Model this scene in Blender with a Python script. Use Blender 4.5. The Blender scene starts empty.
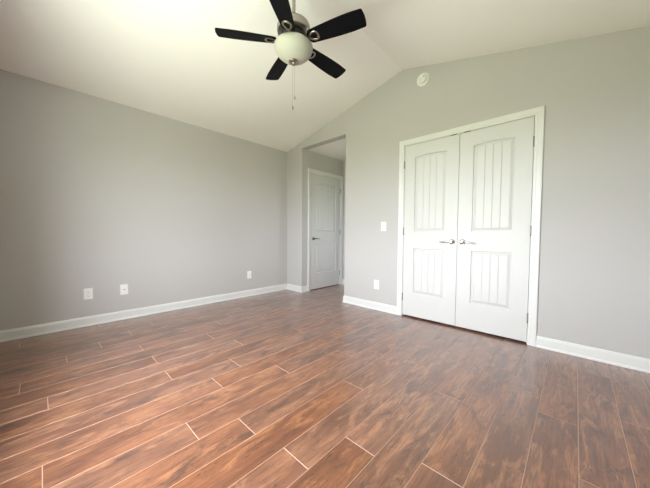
import bpy, bmesh, math, random
from mathutils import Matrix, Vector
random.seed(7)
S = bpy.context.scene
COL = S.collection
PI = math.pi

# ------------------------------------------------------------------ camera
cam_data = bpy.data.cameras.new('camera')
cam_data.sensor_width = 36.0
cam_data.lens = 267.064 / 650 * 36
cam_data.clip_start = 0.05
cam = bpy.data.objects.new('camera', cam_data)
COL.objects.link(cam)
R_ = Vector((0.72891362, 0.68456962, 0.00702643))
U_ = Vector((-0.03066079, 0.02239028, 0.99927904))
F_ = Vector((-0.68391874, 0.72860354, -0.03731002))
cam.matrix_world = Matrix(((R_.x, U_.x, -F_.x, 3.74731), (R_.y, U_.y, -F_.y, -3.00818),
                           (R_.z, U_.z, -F_.z, 0.98963), (0, 0, 0, 1)))
S.camera = cam

# ------------------------------------------------------------------ world and exposure
# open sky above, greenery band dimmed to darken upper walls, made-up patio band lifting the ceiling
WORLD_STOPS = [(-0.58, (0.90, 0.96, 0.78), 6.2), (-0.44, (0.80, 0.90, 0.60), 4.2), (-0.06, (0.80, 0.92, 0.60), 3.4), (0.0, (0.88, 0.94, 1.0), 9.0)]
w = bpy.data.worlds.new('daylight')
S.world = w
w.use_nodes = True
nt = w.node_tree
nt.nodes.clear()
wo = nt.nodes.new('ShaderNodeOutputWorld')
wb = nt.nodes.new('ShaderNodeBackground')
wt = nt.nodes.new('ShaderNodeTexCoord')
ws = nt.nodes.new('ShaderNodeSeparateXYZ')
wr = nt.nodes.new('ShaderNodeMapRange')
wr.inputs['From Min'].default_value = -1
wr.inputs['From Max'].default_value = 1
wm = nt.nodes.new('ShaderNodeValToRGB')
el = wm.color_ramp.elements
while len(el) < len(WORLD_STOPS):
    el.new(0.5)
for e, (zs_, c_, k_) in zip(el, WORLD_STOPS):
    e.position = (zs_ + 1) / 2
for e, (zs_, c_, k_) in zip(el, WORLD_STOPS):
    e.color = tuple(v * k_ / 10 for v in c_) + (1,)
wb.inputs['Strength'].default_value = 10
nt.links.new(wt.outputs['Generated'], ws.inputs[0])
nt.links.new(ws.outputs['Z'], wr.inputs['Value'])
nt.links.new(wr.outputs[0], wm.inputs[0])
nt.links.new(wm.outputs[0], wb.inputs['Color'])
nt.links.new(wb.outputs[0], wo.inputs['Surface'])
S.view_settings.view_transform = 'Standard'
S.view_settings.look = 'None'
S.view_settings.gamma = 1
S.view_settings.use_curve_mapping = False
S.view_settings.exposure = 1.93
S.cycles.max_bounces = 14
S.cycles.diffuse_bounces = 10
S.cycles.caustics_reflective = False

# room dimensions (metres)
XR, YF, EAVE, RIDGE = 4.354, -3.32, 2.424, 2.957
XC = XR / 2
T = 0.12
HX0, HX1, HY, HZ = 0.388, 1.3135, 1.069, 2.414
CX0, CX1, CZ = 2.2145, 3.4625, 2.050        # closet rough opening
WX0, WX1, WZ0, WZ1 = 1.50, 3.05, 0.48, 2.06   # tall glazed opening in the wall behind the camera

BX = 2.06                                     # unseen hall extension, added to hold the side window
BW = (0.30, 0.90, 1.00, 1.75)                 # unseen window added there to brighten the hall: y0, y1, z0, z1

# daylight enters through this opening: a portal guides the sampling of the sky
pl = bpy.data.lights.new('window_daylight', 'AREA')
pl.shape = 'RECTANGLE'
pl.size = WX1 - WX0
pl.size_y = WZ1 - WZ0
pl.cycles.is_portal = True
po = bpy.data.objects.new('window_daylight', pl)
po.location = ((WX0 + WX1) / 2, YF - T - 0.02, (WZ0 + WZ1) / 2)
po.rotation_euler = (PI / 2, 0, 0)
COL.objects.link(po)
p2 = bpy.data.lights.new('added_window_daylight', 'AREA')  # portal for the unseen window added to light the hall
p2.shape = 'RECTANGLE'
p2.size = BW[1] - BW[0]
p2.size_y = BW[3] - BW[2]
p2.cycles.is_portal = True
p2o = bpy.data.objects.new('added_window_daylight', p2)
p2o.location = (BX + T + 0.02, (BW[0] + BW[1]) / 2, (BW[2] + BW[3]) / 2)
p2o.rotation_euler = (PI / 2, 0, PI / 2)
COL.objects.link(p2o)

# ------------------------------------------------------------------ helpers
class MB:
    def __init__(self):
        self.v, self.f, self.m, self.s = [], [], [], []
    def add(self, vs, fs, mi=0, smooth=False):
        b = len(self.v)
        self.v += [tuple(p) for p in vs]
        for f in fs:
            self.f.append([b + i for i in f])
            self.m.append(mi)
            self.s.append(smooth)
        return self
    def box(self, a, b, mi=0):
        x0, y0, z0 = a
        x1, y1, z1 = b
        return self.add([(x0, y0, z0), (x1, y0, z0), (x1, y1, z0), (x0, y1, z0), (x0, y0, z1), (x1, y0, z1), (x1, y1, z1), (x0, y1, z1)],
                        [(0, 3, 2, 1), (4, 5, 6, 7), (0, 1, 5, 4), (1, 2, 6, 5), (2, 3, 7, 6), (3, 0, 4, 7)], mi)
    def prism(self, pts, ax, a, b, mi=0):
        """pts: 2D outline; extruded along axis ax (0,1,2) from a to b"""
        def P(p, h):
            if ax == 0: return (h, p[0], p[1])
            if ax == 1: return (p[0], h, p[1])
            return (p[0], p[1], h)
        n = len(pts)
        vs = [P(p, a) for p in pts] + [P(p, b) for p in pts]
        fs = [tuple(range(n))[::-1], tuple(range(n, 2 * n))] + [(i, (i + 1) % n, n + (i + 1) % n, n + i) for i in range(n)]
        return self.add(vs, fs, mi)
    def lathe(self, prof, c=(0, 0, 0), n=32, axis=2, mi=0, sc=(1, 1)):
        """prof: (r, h) list along the axis"""
        vs, fs = [], []
        for r, h in prof:
            for k in range(n):
                a = 2 * PI * k / n
                p, q = r * math.cos(a) * sc[0], r * math.sin(a) * sc[1]
                vs.append({2: (c[0] + p, c[1] + q, c[2] + h), 1: (c[0] + p, c[1] + h, c[2] + q), 0: (c[0] + h, c[1] + p, c[2] + q)}[axis])
        for i in range(len(prof) - 1):
            for k in range(n):
                k2 = (k + 1) % n
                fs.append((i * n + k, i * n + k2, (i + 1) * n + k2, (i + 1) * n + k))
        if prof[0][0] > 1e-6: fs.append(tuple(range(n)))
        if prof[-1][0] > 1e-6: fs.append(tuple((len(prof) - 1) * n + k for k in range(n)))
        return self.add(vs, fs, mi, True)
    def tube(self, pts, rad, n=10, closed=False, mi=0, flat=1.0):
        pts = [Vector(p) for p in pts]
        N = len(pts)
        rads = rad if isinstance(rad, (list, tuple)) else [rad] * N
        vs, fs = [], []
        up = Vector((0, 0, 1))
        for i, p in enumerate(pts):
            t = (pts[(i + 1) % N] - pts[i - 1]) if closed else (pts[min(i + 1, N - 1)] - pts[max(i - 1, 0)])
            t.normalize()
            u = up if abs(t.z) < 0.95 else Vector((1, 0, 0))
            a = t.cross(u).normalized()
            b = a.cross(t).normalized()
            for k in range(n):
                th = 2 * PI * k / n
                vs.append(p + a * math.cos(th) * rads[i] + b * math.sin(th) * rads[i] * flat)
        for i in range(N if closed else N - 1):
            j = (i + 1) % N
            for k in range(n):
                k2 = (k + 1) % n
                fs.append((i * n + k, i * n + k2, j * n + k2, j * n + k))
        if not closed:
            fs += [tuple(range(n)), tuple((N - 1) * n + k for k in range(n))]
        return self.add(vs, fs, mi, True)
    def build(self, name, mats, parent=None, bevel=0.0, recalc=True, merge=True):
        me = bpy.data.meshes.new(name)
        bm = bmesh.new()
        vv = [bm.verts.new(p) for p in self.v]
        for f, mi, s in zip(self.f, self.m, self.s):
            try:
                fc = bm.faces.new([vv[i] for i in f])
            except ValueError:
                continue
            fc.material_index = mi
            fc.smooth = s
        if merge: bmesh.ops.remove_doubles(bm, verts=bm.verts[:], dist=1e-6)
        if recalc: bmesh.ops.recalc_face_normals(bm, faces=bm.faces[:])
        bm.to_mesh(me)
        bm.free()
        for m in (mats if isinstance(mats, (list, tuple)) else [mats]):
            me.materials.append(m)
        if any(self.s):
            me.set_sharp_from_angle(angle=math.radians(40))
        o = bpy.data.objects.new(name, me)
        COL.objects.link(o)
        if parent: o.parent = parent
        if bevel:
            md = o.modifiers.new('bevel', 'BEVEL')
            md.width = bevel
            md.segments = 2
            md.limit_method = 'ANGLE'
            md.angle_limit = math.radians(50)
        return o

def tag(o, label=None, cat=None, group=None, kind=None):
    if label: o['label'] = label
    if cat: o['category'] = cat
    if group: o['group'] = group
    if kind: o['kind'] = kind
    return o

def struct(o, label, cat):
    return tag(o, label, cat, kind='structure')

def empty(name, loc=(0, 0, 0), rz=0):
    o = bpy.data.objects.new(name, None)
    o.location = loc
    o.rotation_euler = (0, 0, rz)
    o.empty_display_size = 0.05
    COL.objects.link(o)
    return o

# ------------------------------------------------------------------ materials
def mat(name, col, rough=0.5, metal=0.0, spec=0.5, bump=None, **kw):
    m = bpy.data.materials.new(name)
    m.use_nodes = True
    N = m.node_tree
    b = N.nodes['Principled BSDF']
    b.inputs['Base Color'].default_value = (*col, 1)
    b.inputs['Roughness'].default_value = rough
    b.inputs['Metallic'].default_value = metal
    b.inputs['Specular IOR Level'].default_value = spec
    for k, v in kw.items():
        b.inputs[k].default_value = v
    if bump:
        sc, st, var = bump
        tc = N.nodes.new('ShaderNodeTexCoord')
        n = N.nodes.new('ShaderNodeTexNoise')
        n.inputs['Scale'].default_value = sc
        n.inputs['Detail'].default_value = 3
        bp = N.nodes.new('ShaderNodeBump')
        bp.inputs['Strength'].default_value = st
        bp.inputs['Distance'].default_value = 0.002
        N.links.new(tc.outputs['Object'], n.inputs['Vector'])
        N.links.new(n.outputs['Fac'], bp.inputs['Height'])
        N.links.new(bp.outputs[0], b.inputs['Normal'])
        if var:
            n2 = N.nodes.new('ShaderNodeTexNoise')
            n2.inputs['Scale'].default_value = 1.3
            n2.inputs['Detail'].default_value = 4
            N.links.new(tc.outputs['Object'], n2.inputs['Vector'])
            mx = N.nodes.new('ShaderNodeMix')
            mx.data_type = 'RGBA'
            mx.inputs[6].default_value = (*[c * (1 - var) for c in col], 1)
            mx.inputs[7].default_value = (*[c * (1 + var) for c in col], 1)
            N.links.new(n2.outputs['Fac'], mx.inputs[0])
            N.links.new(mx.outputs[2], b.inputs['Base Color'])
    return m

M_wall = mat('greige_wall_paint', (0.518, 0.506, 0.494), 0.72, spec=0.3, bump=(90, 0.12, 0.015))
M_ceil = mat('ceiling_paint', (0.885, 0.875, 0.86), 0.85, spec=0.2, bump=(70, 0.15, 0.01))
M_trim = mat('white_trim_enamel', (0.72, 0.725, 0.71), 0.36, bump=(14, 0.03, 0.006))
M_door = mat('white_door_paint', (0.64, 0.64, 0.625), 0.45, bump=(60, 0.05, 0.006))
M_plate = mat('white_plastic', (0.84, 0.84, 0.82), 0.3, bump=(40, 0.02, 0.004))
M_slot = mat('dark_slot', (0.06, 0.06, 0.055), 0.6, bump=(40, 0.05, 0.1))
M_nickel = mat('brushed_nickel', (0.34, 0.31, 0.27), 0.3, 1.0, bump=(160, 0.06, 0.05))
M_chrome = mat('satin_chrome', (0.62, 0.61, 0.60), 0.18, 1.0, bump=(120, 0.04, 0.05))
M_hinge = mat('hinge_steel', (0.26, 0.245, 0.22), 0.4, 1.0, bump=(120, 0.04, 0.05))
M_bronze = mat('dark_catch_metal', (0.02, 0.018, 0.016), 0.6, 0.2, bump=(80, 0.05, 0.1))
M_black = mat('black_blade_laminate', (0.004, 0.004, 0.006), 0.5, spec=0.08, bump=(30, 0.08, 0.25))
M_motor = mat('black_motor_band', (0.012, 0.011, 0.011), 0.35, bump=(40, 0.05, 0.2))
M_bowl = mat('frosted_alabaster_glass', (0.43, 0.43, 0.375), 0.5, spec=0.3, bump=(7, 0.05, 0.05))
M_bowl.node_tree.nodes['Principled BSDF'].inputs['Subsurface Weight'].default_value = 0.15
M_vinyl = mat('white_vinyl', (0.83, 0.83, 0.82), 0.35, bump=(30, 0.03, 0.01))
M_dark = mat('shade_dark_drywall', (0.16, 0.155, 0.15), 0.8, bump=(70, 0.1, 0.01))  # colour darkened to stand in for shade behind the door gaps

def glass_mat():
    m = bpy.data.materials.new('window_glass')
    m.use_nodes = True
    N = m.node_tree
    N.nodes.clear()
    o = N.nodes.new('ShaderNodeOutputMaterial')
    mx = N.nodes.new('ShaderNodeMixShader')
    mx.inputs[0].default_value = 0.07
    t = N.nodes.new('ShaderNodeBsdfTransparent')
    g = N.nodes.new('ShaderNodeBsdfGlossy')
    g.inputs['Roughness'].default_value = 0.02
    N.links.new(t.outputs[0], mx.inputs[1])
    N.links.new(g.outputs[0], mx.inputs[2])
    N.links.new(mx.outputs[0], o.inputs[0])
    return m
M_glass = glass_mat()

def floor_mat():
    m = bpy.data.materials.new('hand_scraped_laminate')
    m.use_nodes = True
    N = m.node_tree
    L = N.links.new
    b = N.nodes['Principled BSDF']
    uv = N.nodes.new('ShaderNodeUVMap')
    uv.uv_map = 'plank'
    at = N.nodes.new('ShaderNodeAttribute')
    at.attribute_name = 'tone'
    sep = N.nodes.new('ShaderNodeSeparateColor')
    L(at.outputs['Color'], sep.inputs[0])
    def noise(sx, sy, detail=4, dist=0.0, rough=0.55):
        mp = N.nodes.new('ShaderNodeMapping')
        mp.inputs['Scale'].default_value = (sx, sy, 1)
        n = N.nodes.new('ShaderNodeTexNoise')
        n.inputs['Scale'].default_value = 1
        n.inputs['Detail'].default_value = detail
        n.inputs['Roughness'].default_value = rough
        n.inputs['Distortion'].default_value = dist
        L(uv.outputs[0], mp.inputs[0])
        L(mp.outputs[0], n.inputs['Vector'])
        return n.outputs['Fac']
    def rng(v, a, c, lo=0.0, hi=1.0):
        r = N.nodes.new('ShaderNodeMapRange')
        r.interpolation_type = 'SMOOTHSTEP'
        for k, x in zip(('From Min', 'From Max', 'To Min', 'To Max'), (a, c, lo, hi)):
            r.inputs[k].default_value = x
        L(v, r.inputs['Value'])
        return r.outputs[0]
    def mixc(f, a, c, mode='MIX'):
        x = N.nodes.new('ShaderNodeMix')
        x.data_type = 'RGBA'
        x.blend_type = mode
        for s, v in ((0, f), (6, a), (7, c)):
            if isinstance(v, (int, float)): x.inputs[s].default_value = v
            elif isinstance(v, tuple): x.inputs[s].default_value = (*v, 1)
            else: L(v, x.inputs[s])
        return x.outputs[2]
    def mul(a, c):
        x = N.nodes.new('ShaderNodeMath')
        x.operation = 'MULTIPLY'
        for s, v in ((0, a), (1, c)):
            if isinstance(v, (int, float)): x.inputs[s].default_value = v
            else: L(v, x.inputs[s])
        return x.outputs[0]
    broad = rng(noise(5, 1.5, 4, 0.8), 0.34, 0.66)
    c = mixc(broad, FL_A, FL_B)
    # orange-tan heartwood streaks
    c = mixc(mul(rng(noise(13, 3.2, 5, 1.4, 0.65), 0.48, 0.64), 0.75), c, FL_O)
    # darker streaks along the board
    c = mixc(mul(rng(noise(42, 2.6, 6, 1.4, 0.7), 0.48, 0.66), 0.55), c, FL_G)
    # fine grain
    c = mixc(mul(rng(noise(130, 7, 5, 0.5, 0.7), 0.46, 0.64), 0.55), c, FL_G)
    # walnut smudges with ragged edges
    sm = rng(noise(9, 2.8, 9, 0.7, 0.76), 0.53, 0.66)
    c = mixc(mul(sm, 0.78), c, FL_D)
    # short scraped ticks, clustered
    tk = mul(rng(noise(120, 24, 5, 1.2, 0.7), 0.54, 0.66), rng(noise(8, 4, 3, 0.8), 0.49, 0.60))
    c = mixc(mul(tk, 0.85), c, FL_K)
    # per-board tone
    val = N.nodes.new('ShaderNodeHueSaturation')
    L(c, val.inputs['Color'])
    L(rng(sep.outputs[0], 0, 1, 0.91, 1.06), val.inputs['Value'])
    L(rng(sep.outputs[1], 0, 1, 0.94, 1.05), val.inputs['Saturation'])
    L(val.outputs[0], b.inputs['Base Color'])
    L(rng(noise(12, 5, 4), 0.3, 0.7, FL_R0, FL_R1), b.inputs['Roughness'])
    b.inputs['Specular IOR Level'].default_value = FL_SPEC
    b.inputs['Coat Weight'].default_value = 1.0
    b.inputs['Coat Roughness'].default_value = 0.26
    b.inputs['Sheen Weight'].default_value = 0.07
    b.inputs['Sheen Roughness'].default_value = 0.35
    b.inputs['Coat IOR'].default_value = 1.6
    bp = N.nodes.new('ShaderNodeBump')
    bp.inputs['Strength'].default_value = 0.05
    bp.inputs['Distance'].default_value = 0.002
    L(noise(30, 6, 4, 0.5), bp.inputs['Height'])
    L(bp.outputs[0], b.inputs['Normal'])
    return m
FL_A, FL_B = (0.150, 0.053, 0.027), (0.270, 0.106, 0.052)
FL_O, FL_G = (0.40, 0.175, 0.085), (0.078, 0.030, 0.019)
FL_D, FL_K = (0.050, 0.023, 0.018), (0.022, 0.009, 0.006)
FL_R0, FL_R1, FL_SPEC = 0.30, 0.38, 0.6
M_floor = floor_mat()
M_seam = mat('pale_plank_bevel', (0.46, 0.29, 0.20), 0.4, bump=(60, 0.05, 0.08))

# ------------------------------------------------------------------ floor
def build_floor():
    PW, PL, X0 = 0.1658, 1.205, 2.294
    phase = {-11: -2.425, -10: -2.67, -9: -2.89, -8: -2.435, -7: -1.915, -6: -2.42, -5: -1.796, -4: -2.42, -3: -2.01,
             -2: -2.228, -1: -1.82, 0: -2.51, 1: -2.305, 2: -1.625, 3: -2.26, 4: -2.01, 5: -1.315, 6: -1.898, 7: -0.905,
             8: -1.115, 9: -1.525, 10: -2.1, 11: -1.7, 12: -1.2, -12: -2.2, -13: -1.95, -14: -2.6}
    regs = [(0, XR, YF, 0), (HX0, HX1, 0, HY), (HX1, BX, T, HY), (CX0, CX1, 0, 0.6), (HX0 - T, HX0, 0.192, 1.003)]
    G, D = 0.0017, 0.0014
    bm = bmesh.new()
    uvl = bm.loops.layers.uv.new('plank')
    cl = bm.loops.layers.float_color.new('tone')
    rnd = random.Random(11)
    for k in range(-14, 13):
        a, b = X0 + PW * k, X0 + PW * (k + 1)
        j0 = phase[k] - 4 * PL
        for j in range(9):
            y0, y1 = j0 + j * PL, j0 + (j + 1) * PL
            ox, oy = rnd.uniform(0, 60), rnd.uniform(0, 60)
            tone = (rnd.random(), rnd.random(), rnd.random(), 1)
            for (rx0, rx1, ry0, ry1) in regs:
                xa, xb, ya, yb = max(a, rx0), min(b, rx1), max(y0, ry0), min(y1, ry1)
                if xb - xa < 0.004 or yb - ya < 0.004: continue
                ixa, ixb = xa + (G if xa == a else 0), xb - (G if xb == b else 0)
                iya, iyb = ya + (G if ya == y0 else 0), yb - (G if yb == y1 else 0)
                def face(ps, mi):
                    f = bm.faces.new([bm.verts.new(p) for p in ps])
                    f.material_index = mi
                    for l in f.loops:
                        l[uvl].uv = (l.vert.co.x - a + ox, l.vert.co.y - y0 + oy)
                        l[cl] = tone
                face([(ixa, iya, 0), (ixb, iya, 0), (ixb, iyb, 0), (ixa, iyb, 0)], 0)
                if xa == a: face([(xa, ya, -D), (ixa, iya, 0), (ixa, iyb, 0), (xa, yb, -D)], 1)
                if xb == b: face([(xb, ya, -D), (xb, yb, -D), (ixb, iyb, 0), (ixb, iya, 0)], 1)
                if ya == y0: face([(xa, ya, -D), (xb, ya, -D), (ixb, iya, 0), (ixa, iya, 0)], 1)
                if yb == y1: face([(xb, yb, -D), (xa, yb, -D), (ixa, iyb, 0), (ixb, iyb, 0)], 1)
    def slab(x0, x1, y0, y1):
        z0, z1 = -0.1, -0.002
        P = [(x0, y0, z0), (x1, y0, z0), (x1, y1, z0), (x0, y1, z0), (x0, y0, z1), (x1, y0, z1), (x1, y1, z1), (x0, y1, z1)]
        for q in [(0, 3, 2, 1), (4, 5, 6, 7), (0, 1, 5, 4), (1, 2, 6, 5), (2, 3, 7, 6), (3, 0, 4, 7)]:
            f = bm.faces.new([bm.verts.new(P[i]) for i in q])
            f.material_index = 1
    for (rx0, rx1, ry0, ry1) in regs: slab(rx0, rx1, ry0, ry1)
    me = bpy.data.meshes.new('floor')
    bm.to_mesh(me)
    bm.free()
    me.materials.append(M_floor)
    me.materials.append(M_seam)
    o = bpy.data.objects.new('floor', me)
    COL.objects.link(o)
    struct(o, 'reddish brown hand-scraped wood laminate floor of staggered planks', 'floor')
build_floor()

# ------------------------------------------------------------------ walls and ceiling
def roof(x):
    return EAVE + (RIDGE - EAVE) * (1 - abs(x - XC) / XC)

def gable_piece(mb, x0, x1, zlo, y0, y1):
    xs = [x0] + ([XC] if x0 < XC < x1 else []) + [x1]
    pts = [(x0, zlo), (x1, zlo)] + [(x, roof(x)) for x in reversed(xs)]
    mb.prism(pts, 1, y0, y1)

mb = MB()
gable_piece(mb, 0, HX0, -0.1, 0, T)
gable_piece(mb, HX0, HX1, HZ, 0, T)
gable_piece(mb, HX1, CX0, -0.1, 0, T)
gable_piece(mb, CX0, CX1, CZ, 0, T)
gable_piece(mb, CX1, XR, -0.1, 0, T)
struct(mb.build('wall_back', M_wall), 'greige gable wall holding the closet doors and hall opening', 'wall')

mb = MB().box((-T, YF - T, -0.1), (0, T, EAVE))
struct(mb.build('wall_left', M_wall), 'long plain greige wall on the left with three wall plates', 'wall')
mb = MB().box((XR, YF - T, -0.1), (XR + T, T, EAVE))
struct(mb.build('wall_right', M_wall), 'greige side wall beyond the right edge of the photo', 'wall')
mb = MB()
gable_piece(mb, 0, WX0, -0.1, YF - T, YF)
gable_piece(mb, WX1, XR, -0.1, YF - T, YF)
gable_piece(mb, WX0, WX1, WZ1, YF - T, YF)
mb.box((WX0, YF - T, -0.1), (WX1, YF, WZ0))
struct(mb.build('wall_front', M_wall), 'greige wall behind the camera with the wide window', 'wall')

mb = MB()
zz = lambda x: roof(x)
mb.prism([(0, EAVE), (XC, RIDGE), (XR, EAVE), (XR, EAVE + T), (XC, RIDGE + T), (0, EAVE + T)], 1, YF - T, T)
struct(mb.build('ceiling', M_ceil), 'cream white vaulted ceiling rising to a ridge', 'ceiling')

# small hall behind the opening
mb = MB()
DY0, DY1, DZ = 0.192, 1.003, 2.050          # hall door opening
mb.box((HX0 - T, T, -0.1), (HX0, DY0, HZ)).box((HX0 - T, DY1, -0.1), (HX0, HY + T, HZ)).box((HX0 - T, DY0, DZ), (HX0, DY1, HZ))
struct(mb.build('wall_hall_left', M_wall), 'greige hall wall holding the white two-panel door', 'wall')
mb = MB().box((HX0, HY, -0.1), (BX, HY + T, HZ))
struct(mb.build('wall_hall_end', M_wall), 'short greige wall closing the hall just past the door', 'wall')
mb = MB().box((BX, T, -0.1), (BX + T, HY + T, BW[2])).box((BX, T, BW[3]), (BX + T, HY + T, HZ)).box((BX, T, BW[2]), (BX + T, BW[0], BW[3])).box((BX, BW[1], BW[2]), (BX + T, HY + T, BW[3]))
struct(mb.build('wall_hall_right', M_wall), 'greige hall wall hidden behind the stub beside the switch', 'wall')
mb = MB().box((HX0 - T, T, HZ), (BX + T, HY + T, HZ + T))
struct(mb.build('ceiling_hall', M_ceil), 'low flat white ceiling inside the small hall', 'ceiling')
wr2 = empty('added_hall_window', (BX, (BW[0] + BW[1]) / 2, BW[2]))
struct(wr2, 'small unseen white framed window added to brighten the hall door', 'window')
hw2, hh2 = (BW[1] - BW[0]) / 2, BW[3] - BW[2]
MB().box((0.02, -hw2, 0), (0.09, -hw2 + 0.035, hh2)).box((0.02, hw2 - 0.035, 0), (0.09, hw2, hh2)).box((0.02, -hw2 + 0.035, 0), (0.09, hw2 - 0.035, 0.035)).box((0.02, -hw2 + 0.035, hh2 - 0.035), (0.09, hw2 - 0.035, hh2)).build('window_frame', M_vinyl, wr2)
MB().box((0.05, -hw2 + 0.035, 0.035), (0.054, hw2 - 0.035, hh2 - 0.035)).build('pane', M_glass, wr2)

# closet interior and an added dark box stopping light under the hall door
mb = MB()
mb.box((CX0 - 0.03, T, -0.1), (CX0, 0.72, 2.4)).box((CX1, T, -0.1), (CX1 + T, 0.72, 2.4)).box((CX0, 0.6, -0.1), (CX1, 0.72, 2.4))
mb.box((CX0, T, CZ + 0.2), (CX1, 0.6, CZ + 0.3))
struct(mb.build('wall_closet', M_dark), 'closet drywall behind the double doors with shade put into its colour', 'wall')

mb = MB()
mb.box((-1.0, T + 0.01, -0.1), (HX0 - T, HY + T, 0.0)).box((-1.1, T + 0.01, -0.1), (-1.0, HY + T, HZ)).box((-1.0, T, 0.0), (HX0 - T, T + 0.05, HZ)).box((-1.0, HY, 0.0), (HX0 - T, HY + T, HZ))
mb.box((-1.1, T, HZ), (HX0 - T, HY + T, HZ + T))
struct(mb.build('wall_light_block', M_dark), 'unseen dark box added behind the hall door to block light', 'wall')

# ------------------------------------------------------------------ casings with jambs
CAS = [(0.0, 0.0), (0.0, 0.008), (0.006, 0.010), (0.016, 0.0105), (0.022, 0.014), (0.034, 0.015), (0.046, 0.017), (0.058, 0.017), (0.062, 0.014), (0.062, 0.0)]

def casing(name, a0, a1, zt, f, label, o0, o1, ot):
    """a0/a1/zt: inner edges of the casing; o0/o1/ot rough opening; f maps (a, depth into room, z)"""
    mb = MB()
    st = [lambda w_: (a0 - w_, 0), lambda w_: (a0 - w_, zt + w_), lambda w_: (a1 + w_, zt + w_), lambda w_: (a1 + w_, 0)]
    n = len(CAS)
    vs, fs = [], []
    for s in st:
        for w_, t_ in CAS:
            a, z = s(w_)
            vs.append(f(a, t_ + 0.0003, z))
    for i in range(3):
        for k in range(n):
            k2 = (k + 1) % n
            fs.append((i * n + k, i * n + k2, (i + 1) * n + k2, (i + 1) * n + k))
    fs += [tuple(range(n)), tuple(3 * n + k for k in range(n))]
    mb.add(vs, fs)
    # jamb boards lining the opening
    def jb(a, b_, z0, z1, d0=-T, d1=0.0):
        ps = [f(a, d1, z0), f(b_, d0, z1)]
        lo = tuple(min(ps[0][i], ps[1][i]) for i in range(3))
        hi = tuple(max(ps[0][i], ps[1][i]) for i in range(3))
        mb.box(lo, hi)
    jb(o0, o0 + 0.0105, 0, ot)
    jb(o1 - 0.0105, o1, 0, ot)
    jb(o0 + 0.0105, o1 - 0.0105, ot - 0.004, ot)
    # stops behind the leaf
    jb(o0 + 0.0105, o0 + 0.022, 0, ot - 0.004, -0.075, -0.04)
    jb(o1 - 0.022, o1 - 0.0105, 0, ot - 0.004, -0.075, -0.04)
    jb(o0 + 0.022, o1 - 0.022, ot - 0.016, ot - 0.004, -0.075, -0.04)
    o = mb.build(name, M_trim)
    struct(o, label, 'door casing')
    return o

fb = lambda a, d, z: (a, -d, z)
fh = lambda a, d, z: (HX0 + d, a, z)
casing('trim_1', 2.2205, 3.4565, 2.0475, fb, 'white casing framing the wide double closet doors', CX0, CX1, CZ)
casing('trim_2', 0.197, 0.998, 2.046, fh, 'white casing framing the single door inside the hall', DY0, DY1, DZ)

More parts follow.
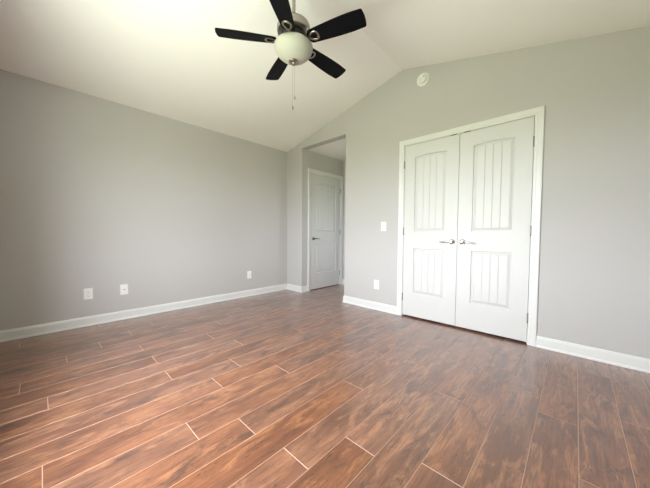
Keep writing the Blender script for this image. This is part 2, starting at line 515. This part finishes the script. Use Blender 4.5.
# ------------------------------------------------------------------ doors
def door_leaf(name, W, H, sx, planks, label, loc, rz, hinge_x, lever_x, lever_dir, lever_z, hinge_zs, lever_mat, catch=None, dz=0.0):
    """leaf in local coords: x 0..W, front face at y=0 facing -y, thickness .035"""
    m0, m1 = sx, W - sx
    panels = [(m0, m1, 0.292 - dz, 0.828 - dz, 0.0), (m0, m1, 1.028 - dz, 1.890 - dz, 0.015)]
    off = (0.0, 0.004, 0.009, 0.034)
    fx0, fx1 = m0 + 0.034, m1 - 0.034
    grooves = [fx0 + (fx1 - fx0) * i / planks for i in range(1, planks)]
    xs = {0.0, W}
    for o_ in off: xs |= {m0 + o_, m1 - o_}
    for g in grooves: xs |= {g - 0.0035, g, g + 0.0035}
    for i in range(1, planks * 4):
        x = fx0 + (fx1 - fx0) * i / (planks * 4)
        if all(abs(x - g) > 0.006 for g in grooves): xs.add(x)
    zs = {0.0, H}
    for p in panels:
        for o_ in off: zs |= {p[2] + o_, p[3] - o_}
    xs, zs = sorted(xs), sorted(zs)
    def depth(x, z):
        for (a, b, c, d, ar) in panels:
            e = min(x - a, b - x, z - c, d - z)
            if e < -1e-6: continue
            if e <= 0.004: return 0.013 * max(e, 0) / 0.004
            if e <= 0.009: return 0.013
            if e < 0.034 - 1e-6: return 0.013 - 0.010 * (e - 0.009) / 0.025
            for g in grooves:
                if abs(x - g) < 0.001: return 0.0075
            return 0.003
        return 0.0
    p = panels[1]
    def warp(x, z):
        hw = (p[1] - p[0]) / 2
        u = (x - (p[0] + p[1]) / 2) / hw
        if abs(u) >= 1: return z
        ar = p[4] * (1 - u * u)
        if z > p[3] + 1e-6: wz = 0.0 if z >= H - 1e-6 else 1.0
        elif z >= p[3] - 0.035: wz = 1.0
        else: wz = 0.0
        return z + ar * wz
    vs, fs = [], []
    nx, nz = len(xs), len(zs)
    for z in zs:
        for x in xs:
            vs.append((x, depth(x, z), warp(x, z)))
    D = [[depth(x, z) for x in xs] for z in zs]
    for j in range(nz - 1):
        for i in range(nx - 1):
            a, b, c, d = j * nx + i, j * nx + i + 1, (j + 1) * nx + i + 1, (j + 1) * nx + i
            if abs(D[j][i] - D[j + 1][i + 1]) > abs(D[j][i + 1] - D[j + 1][i]) + 1e-6:
                fs += [(a, b, c), (a, c, d)]
            elif abs(D[j][i] - D[j + 1][i + 1]) < abs(D[j][i + 1] - D[j + 1][i]) - 1e-6:
                fs += [(a, b, d), (b, c, d)]
            else:
                fs.append((a, b, c, d))
    mb = MB().add(vs, fs)
    tk = 0.035
    b0 = len(mb.v)
    mb.v += [(0, tk, 0), (W, tk, 0), (W, tk, H), (0, tk, H)]
    mb.f += [[b0, b0 + 3, b0 + 2, b0 + 1],
             [i for i in range(nx)] + [b0 + 1, b0], [(nz - 1) * nx + i for i in range(nx - 1, -1, -1)] + [b0 + 3, b0 + 2],
             [j * nx for j in range(nz - 1, -1, -1)] + [b0, b0 + 3], [j * nx + nx - 1 for j in range(nz)] + [b0 + 2, b0 + 1]]
    mb.m += [0] * 5
    mb.s += [False] * 5
    leaf = mb.build(name, M_door)
    leaf.location = loc
    leaf.rotation_euler = (0, 0, rz)
    struct(leaf, label, 'door')
    # lever handle
    h = MB()
    h.lathe([(0.0, 0.0), (0.029, 0.0), (0.030, -0.003), (0.028, -0.008), (0.016, -0.011), (0.0115, -0.014), (0.0105, -0.030), (0.012, -0.034),
             (0.014, -0.042), (0.013, -0.050), (0.0, -0.053)], (lever_x, -0.0003, lever_z), 28, 1)
    pts, rr = [], []
    for i in range(15):
        t = i / 14
        pts.append((lever_x + lever_dir * (0.004 + 0.114 * t), -0.043 - 0.004 * math.sin(PI * t), lever_z + 0.006 * math.sin(2 * PI * t) * (1 - 0.3 * t) - 0.002 * t))
        rr.append(0.0095 - 0.0035 * t + (0.0018 * math.sin(PI * min(1, t * 1.2))) - (0.002 if i == 14 else 0))
    h.tube(pts, rr, 12, flat=0.75)
    tag(h.build('door_handle', lever_mat, leaf), None)
    for hz in hinge_zs:
        g = MB()
        g.lathe([(0.0, -0.047), (0.0042, -0.046), (0.0055, -0.043), (0.0055, -0.0155), (0.005, -0.015), (0.0055, -0.0145), (0.0055, 0.0145),
                 (0.005, 0.015), (0.0055, 0.0155), (0.0055, 0.043), (0.0042, 0.046), (0, 0.047)], (hinge_x, -0.0062, hz - dz), 14, 2)
        g.box((hinge_x - 0.0045, -0.0015, hz - dz - 0.043), (hinge_x + 0.0045, -0.0002, hz - dz + 0.043))
        g.build('hinge', M_hinge, leaf)
    if catch is not None:
        c = MB().box((catch - 0.030, -0.0060, H - 0.0010), (catch + 0.030, 0.022, H + 0.0035))
        c.box((catch - 0.014, -0.0085, H - 0.0035), (catch + 0.014, -0.0061, H + 0.0030))
        c.build('catch', M_bronze, leaf)
    return leaf

ZB = 0.020
HT = 2.0425 - ZB
LW = 0.6050
X_L, X_R = 2.2290, 2.8378
door_leaf('door_1', LW, HT, 0.127, 4, 'left white panelled closet door, lever near its right edge', (X_L, 0.0, ZB), 0, -0.003, 0.5565, -1, 0.897,
          (1.822, 1.03, 0.236), M_chrome, catch=0.549, dz=ZB)
door_leaf('door_2', 3.4485 - X_R, HT, 0.132, 4, 'right white panelled closet door, lever near its left edge', (X_R, 0.0, ZB), 0, 3.4485 - X_R + 0.003, 0.0515, 1, 0.896,
          (1.822, 1.03, 0.243), M_chrome, catch=0.07, dz=ZB)
# hall door, its face looks along +x into the hall
door_leaf('door_3', 0.783, HT + 0.008, 0.120, 7, 'single white two-panel door with dark lever inside the hall', (HX0, 0.2055, 0.012), PI / 2, 0.786, 0.066, 1, 0.897,
          (1.822, 1.03, 0.236), M_hinge, dz=0.012)

# ------------------------------------------------------------------ baseboards
BBP = [(0.0, 0.0), (0.0195, 0.0), (0.0195, 0.006), (0.0175, 0.013), (0.0135, 0.0175), (0.0120, 0.019), (0.0120, 0.078), (0.0095, 0.082), (0.0090, 0.088), (0.0055, 0.0965), (0.0, 0.0985)]
def baseboard(name, path, label):
    """path: xy polyline along the wall face; the room lies to the left of the direction of travel"""
    P = [Vector(p) for p in path]
    st = []
    for i, p in enumerate(P):
        d0 = (P[i] - P[i - 1]).normalized() if i else None
        d1 = (P[i + 1] - P[i]).normalized() if i < len(P) - 1 else None
        n0 = Vector((-d0.y, d0.x)) if d0 else None
        n1 = Vector((-d1.y, d1.x)) if d1 else None
        if n0 is None: m = n1
        elif n1 is None: m = n0
        else:
            m = (n0 + n1)
            m = m / (1 + n0.dot(n1))
        st.append((p, m))
    vs, fs = [], []
    n = len(BBP)
    for p, m in st:
        for d, z in BBP:
            q = p + m * (d + 0.0003)
            vs.append((q.x, q.y, z + 0.0002))
    for i in range(len(P) - 1):
        for k in range(n):
            k2 = (k + 1) % n
            fs.append((i * n + k, i * n + k2, (i + 1) * n + k2, (i + 1) * n + k))
    fs += [tuple(range(n)), tuple((len(P) - 1) * n + k for k in range(n))]
    struct(MB().add(vs, fs).build(name, M_trim), label, 'baseboard')
# travel so that the left-hand side is the room
baseboard('baseboard_left', [(0.0, 0.0 - 0.0003), (0.0, YF)], 'white baseboard along the long left wall')
baseboard('baseboard_back_stub', [(HX0, 0.1345), (HX0, 0.0), (0.0203, 0.0)], 'white baseboard on the narrow stub left of the hall opening')
baseboard('baseboard_back', [(2.1582, 0.0), (HX1, 0.0), (HX1, T), (BX - 0.001, T)], 'white baseboard between the hall opening and the closet')
baseboard('baseboard_back_right', [(XR, 0.0), (3.5188, 0.0)], 'white baseboard right of the closet doors')
baseboard('baseboard_hall', [(BX - 0.001, HY), (HX0 + 0.0005, HY)], 'white baseboard on the short hall end wall')
baseboard('baseboard_right', [(XR, YF + 0.0203), (XR, -0.0203)], 'white baseboard along the right side wall')
baseboard('baseboard_front', [(0.0203, YF), (WX0 - 0.062, YF)], 'white baseboard left of the glazed opening behind the camera')
baseboard('baseboard_front_right', [(WX1 + 0.062, YF), (XR, YF)], 'white baseboard right of the glazed opening behind the camera')

# ------------------------------------------------------------------ window behind the camera
def window():
    root = empty('window_1', ((WX0 + WX1) / 2, YF, WZ0))
    struct(root, 'tall white framed double window reaching almost to the floor', 'window')
    ww, hh = WX1 - WX0, WZ1 - WZ0
    def frame(mb, x0, x1, z0, z1, t, y0, y1):
        mb.box((x0, y0, z0), (x0 + t, y1, z1)).box((x1 - t, y0, z0), (x1, y1, z1))
        mb.box((x0 + t, y0, z0), (x1 - t, y1, z0 + t)).box((x0 + t, y0, z1 - t), (x1 - t, y1, z1))
    m = MB()
    frame(m, -ww / 2, ww / 2, 0, hh, 0.03, -T + 0.01, -0.005)
    m.box((-0.03, -T + 0.01, 0.03), (0.03, -0.005, hh - 0.03))
    m.build('window_frame', M_vinyl, root)
    for s in (-1, 1):
        x0, x1 = (-ww / 2 + 0.03, -0.03) if s < 0 else (0.03, ww / 2 - 0.03)
        for z0, z1, yo in ((0.03, hh / 2 + 0.015, -0.075), (hh / 2 - 0.015, hh - 0.03, -0.100)):
            m = MB()
            frame(m, x0, x1, z0, z1, 0.032, yo, yo + 0.022)
            sa = m.build('sash', M_vinyl, root)
            MB().box((x0 + 0.032, yo + 0.009, z0 + 0.032), (x1 - 0.032, yo + 0.013, z1 - 0.032)).build('pane', M_glass, sa)
    m = MB()
    m.box((-ww / 2, 0.0003, -0.022), (ww / 2, 0.022, 0.0))
    m.build('window_sill', M_trim, root, 0.003)
    m = MB()
    for x0, x1 in ((-ww / 2 - 0.06, -ww / 2), (ww / 2, ww / 2 + 0.06)):
        m.box((x0, 0.0003, 0), (x1, 0.016, hh))
    m.box((-ww / 2 - 0.06, 0.0003, hh), (ww / 2 + 0.06, 0.016, hh + 0.06))
    m.build('window_casing', M_trim, root)
window()

# ------------------------------------------------------------------ wall plates
def plate(name, loc, rz, kind, label, cat, W=0.074, H=0.118):
    """local: plate in xz, facing -y"""
    root = empty(name, loc, rz)
    tag(root, label, cat)
    m = MB()
    a, b, t = W / 2, H / 2, 0.0055
    m.add([(-a, -0.0004, -b), (a, -0.0004, -b), (a, -0.0004, b), (-a, -0.0004, b), (-a + .004, -t, -b + .004), (a - .004, -t, -b + .004), (a - .004, -t, b - .004), (-a + .004, -t, b - .004),
           (-a, -.0022, -b), (a, -.0022, -b), (a, -.0022, b), (-a, -.0022, b)],
          [(0, 1, 2, 3), (0, 8, 9, 1), (1, 9, 10, 2), (2, 10, 11, 3), (3, 11, 8, 0), (8, 4, 5, 9), (9, 5, 6, 10), (10, 6, 7, 11), (11, 7, 4, 8), (4, 7, 6, 5)])
    m.build('cover_plate', M_plate, root)
    if kind == 'outlet':
        for s in (-1, 1):
            r = MB()
            zc = s * 0.0198
            pts = []
            for k in range(28):
                an = 2 * PI * k / 28
                pts.append((0.0172 * math.cos(an), max(-0.0128, min(0.0128, 0.0172 * math.sin(an))) + zc))
            r.prism(pts, 1, -0.0078, -t - 0.0001)
            rc = r.build('receptacle', M_plate, root)
            q = MB().box((-0.0075, -0.0082, zc - 0.003), (-0.0052, -0.0079, zc + 0.006)).box((0.0052, -0.0082, zc - 0.002), (0.0073, -0.0079, zc + 0.005))
            q.lathe([(0, -0.0082), (0.0026, -0.0082), (0.0026, -0.0079)], (0, 0, zc - 0.0078), 12, 1)
            q.build('slots', M_slot, rc)
        MB().lathe([(0, -t - 0.0012), (0.0028, -t - 0.001), (0.0032, -t - 0.0001)], (0, 0, 0), 14, 1).build('screw', M_plate, root)
    elif kind == 'coax':
        MB().lathe([(0, -0.0150), (0.0016, -0.0150), (0.0018, -0.0145), (0.0045, -0.0145), (0.0048, -0.0140), (0.0048, -0.0085), (0.0066, -0.0084), (0.0066, -t - 0.0001)], (0.002, 0, 0), 12, 1).build('coax_jack', M_hinge, root)
        for s in (-1, 1):
            MB().lathe([(0, -t - 0.0012), (0.0028, -t - 0.001), (0.0032, -t - 0.0001)], (0, 0, s * 0.042), 14, 1).build('screw', M_plate, root)
    else:
        MB().box((-0.0055, -t - 0.0010, -0.012), (0.0055, -t - 0.0001, 0.012)).build('toggle_slot', M_trim, root)
        MB().prism([(-t - 0.0011, -0.006), (-t - 0.0011, 0.006), (-0.0185, 0.0115), (-0.0195, 0.0050)], 0, -0.0038, 0.0038).build('toggle', M_plate, root)
        for s in (-1, 1):
            MB().lathe([(0, -t - 0.0012), (0.0028, -t - 0.001), (0.0032, -t - 0.0001)], (0, 0, s * 0.030), 14, 1).build('screw', M_plate, root)
    return root
# on the left wall the plate faces +x
plate('wall_outlet', (0, -2.675, 0.339), PI / 2, 'outlet', 'white duplex wall outlet, leftmost plate on the long left wall', 'outlet')['group'] = 'white duplex wall outlets'
plate('cable_jack_plate', (0, -2.368, 0.340), PI / 2, 'coax', 'white wall plate with small dark cable jack on left wall', 'wall plate')
plate('wall_outlet', (0, -0.762, 0.336), PI / 2, 'outlet', 'white wall outlet on left wall near the far corner', 'outlet')['group'] = 'white duplex wall outlets'
plate('wall_outlet', (1.857, 0, 0.330), 0, 'outlet', 'white wall outlet low on the wall left of the closet', 'outlet')['group'] = 'white duplex wall outlets'
plate('light_switch', (1.952, 0, 1.093), 0, 'switch', 'white toggle light switch on the wall left of the closet', 'light switch')

# ------------------------------------------------------------------ smoke detector
def detector():
    r = empty('smoke_detector', (2.431, 0, 2.744))
    r.scale = (0.86, 0.95, 0.86)
    tag(r, 'round white smoke detector high on the gable wall above the closet', 'smoke detector')
    MB().lathe([(0.0, -0.0004), (0.083, -0.0004), (0.084, -0.004), (0.082, -0.011), (0.076, -0.014), (0.070, -0.013), (0.067, -0.004), (0, -0.004)], (0, 0, 0), 48, 1).build('mounting_ring', M_plate, r)
    MB().lathe([(0.050, -0.0075), (0.050, -0.022), (0.056, -0.026), (0.0575, -0.030), (0.0565, -0.036), (0.052, -0.042), (0.036, -0.047), (0.0, -0.048)], (0, 0, 0), 48, 1).build('cover', M_plate, r)
    MB().lathe([(0.009, -0.0435), (0.009, -0.0482), (0.007, -0.0495), (0, -0.0495)], (0.030, 0, 0.014), 18, 1).build('test_button', M_hinge, r)
    m = MB()
    for k in range(10):
        a = 2 * PI * k / 10
        x, z = -0.012 + 0.014 * math.cos(a), -0.012 + 0.014 * math.sin(a)
        m.box((x - 0.0016, -0.0490, z - 0.0016), (x + 0.0016, -0.0455, z + 0.0016))
    m.build('vent_holes', M_slot, r)
detector()

# ------------------------------------------------------------------ ceiling fan
def fan():
    ZR = RIDGE
    r = empty('ceiling_fan', (XC, -1.69, ZR))
    tag(r, 'five-blade black and nickel ceiling fan with frosted bowl light', 'ceiling fan')
    z = lambda h: h - ZR
    # canopy: straddles the ridge, so its rim starts a touch below it
    MB().lathe([(0.0, -0.030), (0.064, -0.030), (0.066, -0.036), (0.064, -0.050), (0.050, -0.074), (0.030, -0.088), (0.018, -0.092), (0.0, -0.092)], (0, 0, 0), 36).build('canopy', M_nickel, r)
    MB().box((-0.035, -0.035, -0.0300), (0.035, 0.035, -0.0095)).build('mounting_bracket', M_nickel, r)
    MB().lathe([(0.0, -0.088), (0.0125, -0.088), (0.0125, z(2.560)), (0.0, z(2.560))], (0, 0, 0), 20).build('downrod', M_nickel, r)
    MB().lathe([(0.0, z(2.590)), (0.022, z(2.590)), (0.026, z(2.582)), (0.030, z(2.566)), (0.060, z(2.560)), (0.092, z(2.551)), (0.112, z(2.535)), (0.121, z(2.515)), (0.123, z(2.490)),
                (0.120, z(2.474)), (0.110, z(2.466)), (0.0, z(2.466))], (0, 0, 0), 56).build('motor_housing', M_nickel, r)
    MB().lathe([(0.0, z(2.466)), (0.088, z(2.466)), (0.092, z(2.460)), (0.092, z(2.436)), (0.086, z(2.430)), (0.0, z(2.430))], (0, 0, 0), 48).build('flywheel', M_motor, r)
    MB().lathe([(0.0, z(2.430)), (0.060, z(2.430)), (0.064, z(2.424)), (0.070, z(2.406)), (0.118, z(2.396)), (0.132, z(2.390)), (0.132, z(2.380)), (0.0, z(2.380))], (0, 0, 0), 48).build('light_fitter', M_nickel, r)
    # bowl with faint flutes
    prof = [(0.1385, 2.380), (0.1420, 2.371), (0.1410, 2.358), (0.1330, 2.338), (0.1175, 2.317), (0.0960, 2.299), (0.0710, 2.285), (0.0440, 2.2755), (0.0220, 2.2705), (0.0, 2.2695)]
    MB().lathe([(0.0, z(2.3805))] + [(a, z(b)) for a, b in prof], (0, 0, 0), 64).build('glass_bowl', M_bowl, r)
    f = MB()
    f.lathe([(0.0, z(2.274)), (0.032, z(2.273)), (0.036, z(2.267)), (0.030, z(2.260)), (0.013, z(2.257)), (0.009, z(2.252)), (0.012, z(2.247)), (0.006, z(2.240)), (0, z(2.238))], (0, 0, 0), 24)
    for k in range(6):
        a = PI / 3 * k
        f.lathe([(0, z(2.2695)), (0.006, z(2.267)), (0.0055, z(2.263)), (0, z(2.259))], (0.027 * math.cos(a), 0.027 * math.sin(a), 0), 10)
    f.build('finial', M_nickel, r)
    # blades
    ang = [17.5, 89.5, 161.5, 233.5, 305.5]
    R0, R1 = 0.150, 0.547
    out = []
    def hw(t): return 0.050 + 0.016 * math.sin(PI / 2 * min(1, t * 1.25)) - 0.004 * max(0, t - 0.8) * 5
    n = 18
    for i in range(n + 1):
        t = i / n
        out.append((R0 + (R1 - 0.016 - R0) * t, -hw(t)))
    hwe = hw(1)
    for k in range(1, 6):
        a = PI / 2 * k / 6
        out.append((R1 - 0.016 + 0.012 * math.sin(a), -hwe + 0.014 * (1 - math.cos(a))))
    for k in range(0, 7):
        y = -(hwe - 0.014) + 2 * (hwe - 0.014) * k / 6
        out.append((R1 - 0.004 + 0.006 * (1 - (2 * k / 6 - 1) ** 2), y))
    for k in range(5, 0, -1):
        a = PI / 2 * k / 6
        out.append((R1 - 0.016 + 0.012 * math.sin(a), hwe - 0.014 * (1 - math.cos(a))))
    for i in range(n, -1, -1):
        t = i / n
        out.append((R0 + (R1 - 0.016 - R0) * t, hw(t)))
    for k in range(1, 8):
        a = PI * k / 8
        out.append((R0 - 0.030 * math.sin(a), hw(0) * math.cos(a)))
    bl_me = None
    for a in ang:
        pit = Matrix.Rotation(math.radians(-13), 4, 'X')
        mw = Matrix.Translation((0, 0, z(2.407))) @ Matrix.Rotation(math.radians(a), 4, 'Z') @ pit
        if bl_me is None:
            b = MB().prism(out, 2, -0.003, 0.003).build('blade', M_black, r, 0.0012)
            bl_me = b.data
            i_ = MB()
            # open loop plate on the underside, arm to the flywheel
            lp = []
            for k in range(28):
                th = 2 * PI * k / 28
                x = 0.166 + 0.038 * math.cos(th)
                y = 0.027 * math.sin(th) * (1 + 0.5 * math.cos(th))
                lp.append((x, y, -0.0055))
            i_.tube(lp, 0.0072, 8, closed=True, flat=0.45)
            i_.tube([(0.138, 0, -0.0058), (0.118, 0, -0.002), (0.103, 0, 0.014), (0.092, 0, 0.030), (0.080, 0, 0.036)], [0.0075, 0.009, 0.010, 0.011, 0.011], 10, flat=0.55)
            for sx_, sy_ in ((0.139, 0.0), (0.198, 0.015), (0.198, -0.015)):
                i_.lathe([(0, -0.0105), (0.0045, -0.0098), (0.006, -0.0078)], (sx_, sy_, 0), 12)
            ir = i_.build('blade_bracket', M_nickel, b)
            ir_me = ir.data
        else:
            b2 = b.copy()
            COL.objects.link(b2)
            i2 = ir.copy()
            i2.parent = b2
            COL.objects.link(i2)
            b2.parent = r
            b2.matrix_local = mw
            continue
        b.matrix_local = mw
    # pull chains
    for x, y, zb, zf in ((0.006, 0.006, 2.243, 2.020), (-0.005, -0.004, 2.243, 1.946)):
        c = MB()
        k = 0
        hh = zb
        while hh > zf:
            c.lathe([(0, 0.0011), (0.0011, 0), (0, -0.0011)], (x, y, z(hh)), 6)
            hh -= 0.0030
        c.tube([(x, y, z(zb + 0.006)), (x, y, z(zf))], 0.00055, 6)
        ch = c.build('pull_chain', M_nickel, r)
        MB().lathe([(0, 0.004), (0.002, 0.003), (0.003, -0.002), (0.0062, -0.012), (0.0066, -0.020), (0.004, -0.027), (0, -0.029)], (x, y, z(zf)), 14).build('chain_fob', M_hinge, ch)
fan()
